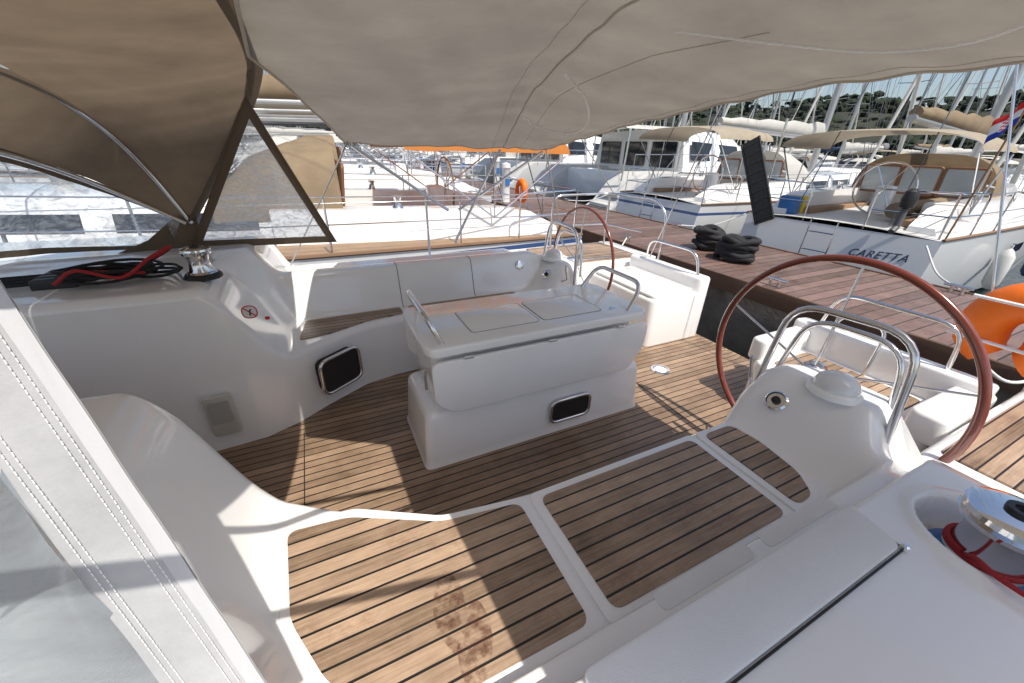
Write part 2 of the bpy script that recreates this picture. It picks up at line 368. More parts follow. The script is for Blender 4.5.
    if m: tubes('guard_wire',[([S((2.45,-.36,1.1),m),S((-4,-.42,1.1),m)],.004),([S((2.45,-.36,.82),m),S((-4,-.42,.82),m)],.004)],STEEL,B,split=True)
prism('foredeck',[(-2.4,-.5),(-2.4,4.1),(-5,3.9),(-8,2.6),(-9.3,1.8),(-8,1.0),(-5,-.3)],-1.0,.5,GEL,B,bevel=.02)
prism('coachroof',roundpoly([(-2.38,.45),(-2.38,3.15),(-5.5,2.75),(-6.2,1.8),(-5.5,.85)],.2),.5,.95,GEL,B,bevel=.05)
prism('companionway_bulkhead',[(-1.75,1.38),(-1.75,2.22),(-1.65,2.22),(-1.65,1.38)],0,.93,GEL,B,bevel=.01)
box('companionway_door',-1.655,-1.635,1.5,2.1,.15,.93,M('door_varnish',(.22,.09,.04),.3),B,bevel=.004)
box('cockpit_sole',-1.8,3.15,.85,2.75,-.06,0.0,TEAKS,B,bevel=0)
box('cockpit_sole_aft',2.0,3.14,.3,3.3,-.07,-.004,TEAKS,B,bevel=0)
box('floor_hatch_gap',-.303,-.298,1.40,2.20,.0005,.0025,BLACK,B,bevel=0)
box('floor_hatch_gap',1.995,2.003,1.0,2.6,.0005,.0025,BLACK,B,bevel=0)
box('swim_platform',3.15,3.75,.5,3.1,-.35,-.28,TEAK,B,bevel=.01)
box('stern_beam',3.14,3.2,.42,3.2,-1.0,-.02,GEL,B,bevel=.02)
lathe('deck_plate',[(.075,0),(.075,.006),(.058,.009),(.05,.004),(0,.004)],(2.32,1.9,0),CHROME,B,n=28)
lathe('deck_plate_cap',[(.048,.003),(.046,.007),(0,.008)],(2.32,1.9,0),GEL,B,n=24)
tubes('backstay',[([(3.2,.49,.52),(3.2,1.0,2.05),(3.15,1.8,4.45)],.006)],STEEL,B); tubes('backstay',[([(3.2,3.11,.52),(3.2,2.6,2.05),(3.15,1.8,4.45),(-4,1.8,16)],.006)],STEEL,B)
tubes('mast',[([(-4.1,1.8,.9),(-4.1,1.8,16)],.10)],M('own_mast_alu',(.5,.5,.5),.35,.6),B)  # out of view, put in with the rig to cast shadow lines
# damp footprints on the seat
m_,nt2,b2=nodes('damp_stain'); N2=nt2.nodes
b2.inputs['Base Color'].default_value=(.12,.04,.022,1); b2.inputs['Roughness'].default_value=.35
tc2=N2.new('ShaderNodeTexCoord'); no2=N2.new('ShaderNodeTexNoise'); no2.inputs['Scale'].default_value=32; no2.inputs['Detail'].default_value=8; no2.inputs['Roughness'].default_value=.7; nt2.links.new(tc2.outputs['Object'],no2.inputs['Vector'])
mr2=N2.new('ShaderNodeMapRange'); mr2.inputs['From Min'].default_value=.44; mr2.inputs['From Max'].default_value=.66; mr2.inputs['To Max'].default_value=.6; nt2.links.new(no2.outputs['Fac'],mr2.inputs['Value'])
tp2=N2.new('ShaderNodeBsdfTransparent'); mx2=N2.new('ShaderNodeMixShader'); nt2.links.new(mr2.outputs[0],mx2.inputs[0]); nt2.links.new(tp2.outputs[0],mx2.inputs[1]); nt2.links.new(b2.outputs[0],mx2.inputs[2]); nt2.links.new(mx2.outputs[0],N2['Material Output'].inputs['Surface'])
for (px_,py_,an) in ((.14,.60,1.4),(.17,.49,1.2)):
    ring=[]
    for k in range(40):
        t=2*math.pi*k/40; rr=.11*(1+.10*math.cos(t)); wv=.036*(1+.28*math.cos(t)-.22*math.cos(2*t)*1)
        u_,v_=rr*math.cos(t),wv*math.sin(t)
        ring.append((px_+u_*math.cos(an)-v_*math.sin(an),py_+u_*math.sin(an)+v_*math.cos(an),.4646))
    mk('damp_footprint',ring,[tuple(range(40))],m_,B)
# far seat riser opening: a dark plate paints the shade inside it
a=V((-.14,2.34,.25)); b=V((.13,2.635,.25))
c=V((.0,2.50,.245)); uu=(a-b).normalized(); n=V((-uu.y,uu.x,0))
if n.y>0: n=-n
n=(n+V((.0,-.35,0))).normalized()
vv=V((0,0,1)); uu=vv.cross(n)
c=c+V((-.04,-.03,0))
pk=oprism('riser_opening_shade',c+n*.018,uu,vv,.28,.22,.05,-.06,.004,DARK,B)
oframe('pocket_frame',c+n*.022,uu,vv,.30,.24,.06,.012,0,STEEL,pk)
d=oprism('shower_box',(-.655,2.225,.24),(1,0,0),(0,0,1),.13,.25,.015,0,.03,M('cream_plastic',(.62,.60,.54),.45,var=.1),B,bevel=.004)
oprism('box_lid',(-.655,2.193,.27),(1,0,0),(0,0,1),.095,.13,.01,0,.008,M('cream_lid',(.42,.41,.37),.4),d)
RP=M('red_print',(.6,.03,.03),.5)
sc_=V((-.40,2.240,.80))
st_=oprism('warning_sticker',sc_,(1,0,0),(0,0,1),.07,.07,.034,0,.002,M('sticker_white',(.75,.75,.75),.4),B)
oframe('sticker_ring',sc_+V((0,-.002,0)),(1,0,0),(0,0,1),.066,.066,.032,.003,0,RP,st_)
tubes('sticker_bar',[([sc_+V((-.022,-.003,.022)),sc_+V((.022,-.003,-.022))],.003)],RP,st_)
tubes('sticker_figure',[([sc_+V((0,-.003,-.018)),sc_+V((0.002,-.003,.008)),sc_+V((.010,-.003,.014))],.0035)],BLACK,st_)
oprism('small_tag',sc_+V((.07,0,-.045)),(1,0,0),(0,0,1),.022,.018,.003,0,.002,RP,B)
# ---------------- table
x0,x1=.31,1.79; yn,yo=1.60,2.12
rows=[]
for z,g in [(0,.012),(.02,.006),(.05,.0),(.29,-.016),(.325,-.024),(.345,-.042),(.352,-.08)]:
    rows.append([(x,y,z) for x,y in roundpoly([(x0-g,yn-g),(x1+g,yn-g),(x1+g,yo+g),(x0-g,yo+g)],.045,6)])
T=loft('cockpit_table',rows,GEL,B,closed=True,caps=True,smooth=45,label='white fibreglass cockpit table with folded leaves and rails')
rows=[]
for z,g in [(.345,-.06),(.36,-.055),(.5,-.05),(.69,-.045)]:
    rows.append([(x,y,z) for x,y in roundpoly([(x0-g+.03,yn-g-.01),(x1+g-.09,yn-g-.01),(x1+g-.09,yo+g),(x0-g+.03,yo+g)],.05,6)])
loft('table_trunk',rows,GEL,T,closed=True,caps=True,smooth=45)
prism('tabletop',roundpoly([(.375,1.585),(1.70,1.585),(1.73,1.65),(1.73,2.11),(1.70,2.175),(.375,2.175),(.345,2.11),(.345,1.65)],.05),.682,.735,GEL,T,bevel=.014,seg=4)
for (a0,a1) in ((.62,1.02),(1.05,1.45)):
    prism('tabletop_hatch',roundpoly([(a0,1.70),(a1,1.70),(a1,1.99),(a0,1.99)],.03),.7345,.7385,GEL,T,bevel=.0015)
    oframe('hatch_groove',((a0+a1)/2,1.845,.7355),(1,0,0),(0,1,0),a1-a0+.008,.298,.03,.0018,0,getm('groove_grey',(.25,.25,.25),.7),T)
lathe('table_socket',[(.022,0),(.022,.004),(.0,.004)],(1.53,1.70,.735),CHROME,T,n=18)
for m in (0,1):
    def LY(y): return y if not m else 3.76-y
    pl=[(.362,.668),(1.715,.668),(1.71,.50),(1.62,.357),(.47,.357),(.372,.44)]
    pl=roundpoly(pl,.05,6)
    n=len(pl); vs=[]
    for off in (0,.026):
        for x,z in pl: vs.append((x,LY(1.590-off+(.685-z)*.01),z))
    fs=[tuple(range(n)),tuple(range(n,2*n))]+[(i,(i+1)%n,n+(i+1)%n,n+i) for i in range(n)]
    mk('table_leaf',vs,fs,GEL,T,bevel=.006,seg=3,bang=.9)
    for hx_ in (.55,1.03,1.5):
        box('leaf_hinge',hx_-.025,hx_+.025,min(LY(1.556),LY(1.575)),max(LY(1.556),LY(1.575)),.670,.680,STEEL,T,bevel=.002)
pk=oprism('table_pocket_shade',(1.22,1.596,.155),(1,0,0),(0,0,1),.27,.14,.045,-.01,.006,DARK,T)  # flat dark plate, painted as the shade within the pocket
oframe('pocket_frame',(1.22,1.590,.155),(1,0,0),(0,0,1),.285,.155,.05,.011,0,STEEL,pk)
tubes('grab_rail',[(fillet([(1.60,1.64,.73),(1.70,1.66,.885),(1.70,2.10,.885),(1.60,2.12,.73)],.09),.0135)],STEEL,T,ns=12)
tubes('grab_rail',[(fillet([(.44,1.64,.73),(.38,1.66,.87),(.38,2.10,.87),(.44,2.12,.73)],.09),.0135)],STEEL,T,ns=12)
tubes('table_latch',[([(.345,1.63,.5),(.345,1.63,.6)],.008)],STEEL,T)
# ---------------- winches
def winch(c,s,label,blue=False):
    c=V(c)
    b_=lathe('winch',[(.0,0),(.085*s,0),(.088*s,.012*s),(.075*s,.03*s),(.06*s,.04*s),(.05*s,.07*s),(.048*s,.10*s),(.056*s,.125*s),(.058*s,.13*s),(0,.13*s)],c,STEEL,B,n=36,label=label)
    lathe('self_tailing_jaw',[(.05*s,.13*s),(.068*s,.133*s),(.07*s,.142*s),(.056*s,.147*s),(.07*s,.152*s),(.068*s,.162*s),(.045*s,.17*s),(0,.17*s)],c,CHROME,b_,n=36)
    lathe('winch_socket',[(.022*s,.168*s),(.022*s,.178*s),(.012*s,.178*s),(.012*s,.160*s),(0,.160*s)],c,BLACK,b_,n=20)
    if blue: lathe('drum_band',[(.0765*s,.030*s),(.065*s,.040*s),(.056*s,.05*s),(.052*s,.06*s)],c,BLUE,b_,n=36)
    else: lathe('drum_band',[(.089*s,.0),(.092*s,.006*s),(.089*s,.016*s),(.076*s,.031*s)],c,BLACK,b_,n=36)
    return b_
winch((-.60,2.50,.93),.95,'chrome two-speed winch with dark base on the coachroof edge')
winch((WX,WY,.585),1.4,'large chrome winch with blue band and red line',True)
lathe('winch_recess_shade',[(.128,.003),(.128,.006),(.0,.006)],(WX,WY,.582),M('recess_shade_grey',(.22,.23,.25),.5),B,n=36)  # grey disc paints shade onto the floor of the recess
tubes('winch_line',[([(WX+.078*math.cos(t),WY+.078*math.sin(t),.665+t*.0016) for t in np.linspace(0,9,60)],.0065),(catmull([(WX-.075,WY+.02,.68),(WX-.12,WY+.0,.715),(WX-.165,WY-.05,.732),(WX-.15,WY-.16,.73),(WX-.05,WY-.28,.72)],8),.0065)],RED,B)
for k in range(4):
    y=2.52+k*.055
    oprism('rope_clutch',(-1.18,y,.945),(1,0,0),(0,0,1),.16,.075,.02,-.02,.02,BLACK,B,bevel=.006)
rp=[]
for k in range(4):
    y=2.52+k*.055
    rp.append((catmull([(-1.9,y,.955),(-1.3,y,.96),(-1.0,y+.01,.97),(-.8,y-.02+.03*k,.955),(-.68,2.44+.02*k,.99)],8),.007))
tubes('control_line',rp,BROPE,B,split=True)
rc=empty('rope_coil',(-.95,2.5,.95),'coiled red and black lines lying on the coaming','rope')
pts=[]
for t in np.linspace(0,7*2*math.pi,150):
    r=.13+.025*math.sin(t*.37); pts.append((-.98+r*1.3*math.cos(t)+.02*math.sin(t*.9),2.56+r*.8*math.sin(t),.955+.0045*t/6.28*1.4+.008*math.sin(t*2.3)+.01))
tubes('rope_loop',[(pts,.0075)],BROPE,rc,ns=6)
tubes('rope_tail',[(catmull([(-1.15,2.45,.97),(-1.05,2.43,1.03),(-.9,2.42,.985),(-.78,2.45,1.06),(-.70,2.5,1.10),(-.76,2.62,1.05),(-.9,2.68,.98),(-1.05,2.62,.97),(-1.0,2.5,1.0),(-.82,2.46,.99)],10),.008)],RED,rc)
# ---------------- bimini
BI=empty('bimini',(1.1,1.8,.7)); BI.parent=B; BI.matrix_parent_inverse=Matrix.Translation(-V(B['_w']))
def bz(Y): return 1.88-.30*(max(0,(Y-.9))/2.6)**1.5-.04*max(0,(.9-Y))-.40*max(0,.2-Y)-1.3*max(0,-.28-Y)  # unseen near side is turned down as an added flap shading the coaming
def bimp(a,Y):
    xf=interp(Y,[-.48,.84,1.12,1.9,3.5],[.42,.38,-.07,-.12,.29]); xm=interp(Y,[.2,.9,1.31,2.2,3.5],[.80,.84,.91,1.16,1.57]); xa=2.02  # unseen near front edge is cut back to let sun onto the seat
    if a<.5: t=a*2; X=xf+(xm-xf)*t; h=.05+.09*math.sin(t*math.pi/2)-.035*math.sin(t*math.pi)
    else: t=a*2-1; X=xm+(xa-xm)*t; h=.14*(1-t**1.3)-.03*math.sin(t*math.pi)
    h*=clamp((3.6-Y)/1.2)
    wr=.005*math.sin(X*9+Y*4)*math.sin(Y*3.1)+.0022*math.sin(X*23-Y*11)+.0045*math.sin(Y*24+X*6)*math.exp(-((a-1)*7)**2)+.004*math.sin(Y*19+X*3+2*math.sin(Y*5))*math.exp(-((a-.5)*7)**2)+.004*math.sin(a*40)*math.exp(-((Y-3.5)*3)**2)
    return (X,Y,bz(Y)+h+wr)
ys=np.linspace(-.48,3.5,180); aa=np.linspace(0,1,101)
rows=[[bimp(a,Y) for Y in ys] for a in aa]
loft('bimini_canvas',rows,BIM,BI,smooth=180)
PALE=getm('pale_binding',(.62,.56,.48),.8,transl=.3)
for a_,r_ in ((.53,.0045),(.47,.0014),(1.0,.006),(.965,.0012),(0.0,.006)):
    tubes('seam_piping',[([V(bimp(a_,y))+V((0,0,-.003)) for y in ys],r_)],PALE,BI,ns=6)
tubes('hem_piping',[([V(bimp(a,3.5)) for a in aa],.006)],PALE,BI,ns=6)
tubes('seam_piping',[([V(bimp(.72-.10*math.sin((y-1.0)/2.5*math.pi),y))+V((0,0,-.002)) for y in ys if y>1.0],.0016)],PALE,BI,ns=5)
def below(a,y,dz): return V(bimp(a,y))+V((0,0,dz))
CORD=M('bright_cord',(.9,.89,.86),.8)
tubes('tie_cord',[(catmull([below(.53,2.62,-.04),below(.60,2.66,-.05),below(.70,2.62,-.07),below(.77,2.48,-.08),below(.75,2.25,-.07),below(.66,2.0,-.05),below(.55,1.85,-.03)],10),.007)],CORD,BI)
tubes('tie_cord',[(catmull([below(.62,1.2,-.014),below(.72,1.0,-.03),below(.80,.80,-.035),below(.81,.6,-.03),below(.78,.42,-.014)],10),.004)],CORD,BI)
piv=V((1.15,3.60,.76))
tubes('bimini_bow',[([piv,V(bimp(.5,3.5))+V((0,.0,-.02))],.0125)],STEEL,BI)
tubes('bimini_bow',[([piv+V((.05,0,.3)),V(bimp(.985,3.5))+V((0,.0,-.02))],.0125)],STEEL,BI)
tubes('bimini_bow',[([piv+V((-.05,0,.3)),V(bimp(.015,3.5))+V((0,.0,-.02))],.0125)],STEEL,BI)
tubes('bimini_or_shadow_strap',[([V(bimp(.99,3.45)),V((2.6,3.9,.55))],.006),([V(bimp(.01,3.45)),V((-.3,3.75,.6))],.006),([V(bimp(.99,2.9)),V((3.25,3.85,1.1))],.005)],M('grey_webbing',(.35,.34,.32),.8),BI,split=True)
for y0_,y1_ in ((.62,.50),(.30,.36),(.05,-.05)):  # unseen straps added across the gap to dapple the seat with shadow
    tubes('bimini_or_shadow_strap',[([V((-.32,y0_+.1,1.72)),V(bimp(.02,y1_))],.014)],bpy.data.materials['grey_webbing'],BI)
# ---------------- sprayhood
SH=empty('sprayhood',(-1,1.8,.95)); SH.parent=B; SH.matrix_parent_inverse=Matrix.Translation(-V(B['_w']))
def bow(P,C,th,hw=1.46,e=.6):
    cc,ss=math.cos(th),math.sin(th); h=abs(ss)**e; y=1.8+hw*math.copysign(abs(cc)**e,cc)
    return V((P[0]+(C[0]-P[0])*h,y,P[1]+(C[1]-P[1])*h))
bows=[((-.75,1.10),(-.12,1.95)),((-.77,1.12),(-1.06,1.86)),((-.80,1.12),(-1.54,1.64)),((-.9,.94),(-2.15,.97))]
def hoodrows(i,t0,t1,n,th):
    rows=[]
    for k in range(n+1):
        t=t0+(t1-t0)*k/n
        P=[bows[i][0][q]*(1-t)+bows[i+1][0][q]*t for q in (0,1)]; C=[bows[i][1][q]*(1-t)+bows[i+1][1][q]*t for q in (0,1)]
        sag=.03*math.sin(math.pi*t)
        rows.append([bow(P,C,a)+V((0,0,(-sag+.008*math.sin(a*13+t*5)+.003*math.sin(a*41+t*9))*math.sin(a))) for a in th])
    return rows
th1=np.linspace(0,math.radians(166),120)
loft('hood_canvas',hoodrows(0,0,1,12,th1),SPR,SH,smooth=180)
loft('hood_canvas',hoodrows(1,0,1,10,th1),SPR,SH,smooth=180)
loft('window_binding',hoodrows(2,0,.09,3,th1),SPRD,SH,smooth=180)
loft('window_binding',hoodrows(2,.91,1,3,th1),SPRD,SH,smooth=180)
segs=[(0,.68),(.76,1.35),(1.43,2.3),(2.38,2.85)]
for a0,a1 in segs: loft('hood_window',hoodrows(2,.09,.91,8,np.linspace(a0,a1,24)),VIN2,SH,smooth=180)
for a0,a1 in [(.68,.76),(1.35,1.43),(2.3,2.38)]: loft('window_binding',hoodrows(2,.09,.91,8,np.linspace(a0,a1,5)),SPRD,SH,smooth=180)
tubes('hood_bow',[([bow(*bows[i],a)+V((0.02,0,-.03)) for a in th1],.0145) for i in (1,2)],STEEL,SH,split=True)
def strip(name,path,off,wd,mat,parent,n_dir,bulge=0):
    rows=[]
    for i,p in enumerate(path):
        t=(V(path[min(i+1,len(path)-1)])-V(path[max(i-1,0)])).normalized(); nd=V(n_dir); s=t.cross(nd).normalized()
        rows.append([V(p)+nd*off+s*wd/2,V(p)+nd*(off-bulge*.7)+s*wd/4,V(p)+nd*(off-bulge),V(p)+nd*(off-bulge*.7)-s*wd/4,V(p)+nd*off-s*wd/2])
    return loft(name,rows,mat,parent,smooth=180)
strip('hood_hem',[bow(*bows[0],a) for a in th1],0,.07,SPRD,SH,(0,.3,.95),.006)
mk('hood_skirt',[(-.8,3.27,.92),(-.72,3.27,.92),(-.72,3.27,1.14),(-.82,3.27,1.14),(-1.2,3.2,.92),(-1.0,3.24,1.0)],[(0,1,2,3),(4,0,3,5)],SPRD,SH)
def wing(A,Bb,Cc,inset,mc,mw,name_c,name_w):
    A,Bb,Cc=V(A),V(Bb),V(Cc); cen=(A+Bb+Cc)/3
    ins=[p+(cen-p)*inset for p in (A,Bb,Cc)]
    mk(name_c,[A,Bb,Cc]+ins,[(0,1,4,3),(1,2,5,4),(2,0,3,5)],mc,SH,smooth=180)
    n=(Bb-A).cross(Cc-A).normalized()*.002
    mk(name_w,[p+n for p in ins],[(0,1,2)],mw,SH,smooth=180)
    tubes('wing_piping',[([A+n,Bb+n,Cc+n],.006,True)],mc,SH,ns=6)
wing((-.24,2.88,1.80),(.10,3.32,.90),(-.80,3.27,.93),.17,SPRD,vinyl_mat('hazy_vinyl',(.85,.88,.9),.40,.9,14,1.6,.5,(1,1,1.6),.42,.66),'wing_canvas','wing_window')
e0=V((-.165,.36,.92)); e1=V((-.30,.56,1.48)); e2=e0+(e1-e0)*1.55
fr0=V((-.80,.335,.90)); fr2=V((-.7,.60,1.78))
def band(w0,w1,nn=40,mat=GREYC,off=0,name='wing_edge_band',par=SH):
    rows=[]
    for k in range(nn+1):
        t=k/nn*1.5; p=e0+(e1-e0)*t; q=fr0+(fr2-fr0)*(t/1.5); d=(q-p).normalized()
        nrm=d.cross((e1-e0).normalized()); 
        if nrm.y>0: nrm=-nrm
        rows.append([p+d*(w0+(w1-w0)*j/6)+nrm*(off+.0010*math.sin(k*.9+j*.8)) for j in range(7)])
    return loft(name,rows,mat,par,smooth=180)
band(0,.085); band(0,.016,mat=M('band_edge',(.50,.50,.51),.75,bump=.05,bs=200),off=.004,name='band_binding')
for w_ in (.022,.030,.066,.073):
    ln=[]
    for k in range(130):
        tt=k/130*1.45
        a_=e0+(e1-e0)*tt; b_=e0+(e1-e0)*(tt+.008)
        q=fr0+(fr2-fr0)*(tt/1.5); d=(q-a_).normalized(); nr=d.cross((e1-e0).normalized()); nr=-nr if nr.y>0 else nr
        ln.append(([a_+d*w_+nr*.003,b_+d*w_+nr*.003],.0006))
    o=tubes('stitching',ln,THREAD,SH,ns=4); o['kind']='stuff'
rows=[]
for k in range(21):
    t=k/20*1.5; p=e0+(e1-e0)*t; q=fr0+(fr2-fr0)*(t/1.5)
    rows.append([p+(q-p).normalized()*.08+(q-p)*(1-.08/(q-p).length)*j/12+V((0,.012*math.sin(k*.7+j*.9),0)) for j in range(13)])
loft('wing_window',rows,VIN,SH,smooth=180)
# horseshoe buoy
def horseshoe(name,c,R0,par,mat,r=.055):
    pts=[V(c)+(V((0,R0*math.cos(t),R0*1.25*math.sin(t)))) for t in np.linspace(math.radians(-62),math.radians(242),26)]
    return tubes(name,[(pts,lambda s:r*(.75+.25*min(1,8*min(s,1-s))))],mat,par,ns=14)
hb=empty('horseshoe_buoy',(3.22,.38,.62),'orange horseshoe lifebuoy strapped to the stern rail','lifebuoy')
horseshoe('foam_ring',(3.22,.47,.80),.135,hb,ORANGE,r=.105)
tubes('strap',[([(3.115,.24,.74),(3.115,.70,.74)],.009),([(3.115,.26,.96),(3.115,.68,.96)],.009)],THREAD,hb,split=True)

# ================================================================== SETTING
def structure(o): o['kind']='structure'; return o
m,nt_,b_=nodes('harbour_water'); b_.inputs['Base Color'].default_value=(.012,.022,.02,1); b_.inputs['Roughness'].default_value=.06
tc=nt_.nodes.new('ShaderNodeTexCoord'); n1=nt_.nodes.new('ShaderNodeTexNoise'); n1.inputs['Scale'].default_value=1.6; n1.inputs['Detail'].default_value=6; n1.inputs['Distortion'].default_value=.6
nt_.links.new(tc.outputs['Object'],n1.inputs['Vector']); bp=nt_.nodes.new('ShaderNodeBump'); bp.inputs['Strength'].default_value=.5; bp.inputs['Distance'].default_value=.08
nt_.links.new(n1.outputs['Fac'],bp.inputs['Height']); nt_.links.new(bp.outputs[0],b_.inputs['Normal'])
structure(mk('water',[(-900,-900,WL),(900,-900,WL),(900,900,WL),(-900,900,WL)],[(0,1,2,3)],m))
CONC=M('dock_concrete',(.12,.11,.10),.85,var=.4,vs=3,bump=.6,bs=20)
def dock(x0,x1,y0,y1,label):
    d=empty('mooring_dock',((x0+x1)/2,(y0+y1)/2,WL),label,'dock')
    box('dock_deck',x0,x1,y0,y1,.12,.2,DOCK,d,bevel=.01)
    box('dock_side',x0+.06,x1-.06,y0,y1,WL-.3,.118,CONC,d,bevel=.02)
    for x in (x0-.03,x1-.01): box('edge_timber',x,x+.04,y0,y1,.02,.215,getm('edge_wood',(.10,.055,.035),.8,var=.3),d,bevel=.005)
    return d
dock(4.6,6.8,-12,60,'brown planked mooring dock with concrete sides')
dock(32.4,34.6,-30,120,'planked mooring dock crowded with yachts')
dock(60,62,-30,120,'planked mooring dock near the wooded shore')
GRP='service posts along the dock'
def pedestal(x,y):
    p=empty('service_pedestal',(x,y,.2),'white power and water post standing on the dock','service post',GRP)
    lathe('post_body',[(.0,0),(.13,0),(.12,.05),(.11,.85),(.13,.88),(.12,.98),(.0,1.02)],(x,y,.2),getm('post_white',(.7,.7,.7),.5),p,n=16)
    oprism('socket_panel',(x,y-.118,.75),(1,0,0),(0,0,1),.12,.22,.02,0,.02,BLUE,p)
for y in (10.5,15,19,23,27,32,38,44): pedestal(6.6 if int(y)%2 else 4.9,y)
def heap(x,y,R_,seed,label):
    e=empty('rope_heap',(x,y,.2),label,'mooring rope'); rr=random.Random(seed); L_=[]
    for k in range(17):
        zc=.235+k*.015; r=R_*(.6+.4*rr.random()); ph=rr.random()*6; tx=rr.uniform(-.25,.25); ty=rr.uniform(-.25,.25); ox,oy=rr.uniform(-.05,.05),rr.uniform(-.05,.05)
        L_.append(([(x+ox+r*math.cos(t),y+oy+r*1.2*math.sin(t),max(.235,zc+tx*r*math.cos(t)+ty*r*math.sin(t)+.015*math.sin(3*t+ph)+.03)) for t in np.linspace(0,6.2832,29)[:-1]],.038,True))
    o=tubes('rope_loops',L_,BROPE,e,ns=8); o['kind']='stuff'
heap(5.6,4.25,.16,1,'heap of black mooring rope on the dock'); heap(5.4,3.62,.21,2,'larger heap of black rope and hose on the dock')
for k,(p,q) in enumerate([((3.3,3.85,.55),(4.75,5.2,.25)),((3.3,-.25,.55),(4.75,-1.4,.25)),((3.3,.6,.6),(4.8,.4,.25)),((7.8,5.2,.55),(6.7,5.9,.25)),((7.8,2.4,.5),(6.7,1.6,.25)),((7.8,9.4,.5),(6.7,10.0,.25))]):
    tubes('mooring_line',[(catmull([p,((p[0]+q[0])/2,(p[1]+q[1])/2,min(p[2],q[2])+.02),q],8),.011)],WROPE,None,label='white mooring line from yacht stern to dock',cat='rope')
for k,(x,y) in enumerate(((4.78,-1.4),(4.78,.4),(4.78,2.6),(4.78,5.2),(4.78,8.9),(4.78,13),(6.65,1.6),(6.65,5.9),(6.65,10.0))):
    c_=tubes('dock_cleat',[([(x,y-.13,.29),(x,y+.13,.29)],.018),([(x,y-.05,.2),(x,y-.05,.29)],.018),([(x,y+.05,.2),(x,y+.05,.29)],.018)],STEEL,None,label='steel mooring cleat bolted to the dock edge',cat='cleat'); c_['group']='cleats along the dock'

# ---------------- generic yachts
def mat_hull(name,col,stripe):
    m,nt,b=nodes(name); N=nt.nodes; L=nt.links
    tc=N.new('ShaderNodeTexCoord'); s=N.new('ShaderNodeSeparateXYZ'); L.new(tc.outputs['Object'],s.inputs[0])
    r=N.new('ShaderNodeValToRGB'); r.color_ramp.interpolation='CONSTANT'
    e=r.color_ramp.elements; e[0].position=0; e[0].color=(.02,.03,.06,1); e[1].position=.07; e[1].color=(*col,1)
    for p,c in ((.80,stripe),(.84,col)):
        x=e.new(p); x.color=(*c,1)
    mr=N.new('ShaderNodeMapRange'); mr.inputs['From Min'].default_value=0; mr.inputs['From Max'].default_value=1.4; L.new(s.outputs['Z'],mr.inputs['Value']); L.new(mr.outputs[0],r.inputs[0])
    L.new(r.outputs[0],b.inputs['Base Color']); b.inputs['Roughness'].default_value=.25; b.inputs['Coat Weight'].default_value=.4
    return m
HW=mat_hull('hull_white',(.66,.68,.70),(.05,.1,.25)); HB=mat_hull('hull_white_plain',(.68,.69,.69),(.68,.69,.69)); HN=mat_hull('hull_navy',(.02,.035,.09),(.6,.6,.6))
GLASS=M('dark_glass',(.012,.014,.018),.06,coat=.5)
ALU=M('mast_aluminium',(.45,.45,.44),.35,.6)
ALUD=M('mast_dark',(.06,.06,.065),.35,.3)
WIRE=M('rig_wire',(.16,.16,.17),.4,.5)
COVERS={'tan':M('tan_cover',(.30,.225,.14),.85,var=.2,transl=.25),'pale':M('pale_tan_cover',(.42,.36,.27),.85,var=.15,transl=.25),'blue':M('navy_cover',(.03,.06,.17),.85,var=.15),'white':M('white_cover',(.58,.57,.53),.85,var=.1,transl=.2),'orange':M('orange_cover',(.55,.20,.04),.85,var=.1,transl=.35),'grey':M('grey_cover',(.2,.2,.21),.85,var=.1)}
FEND=M('fender_white',(.65,.65,.62),.5,var=.1); FENB=M('fender_navy',(.03,.05,.13),.5)
DECKW=M('yacht_deck',(.58,.58,.56),.5,var=.1)
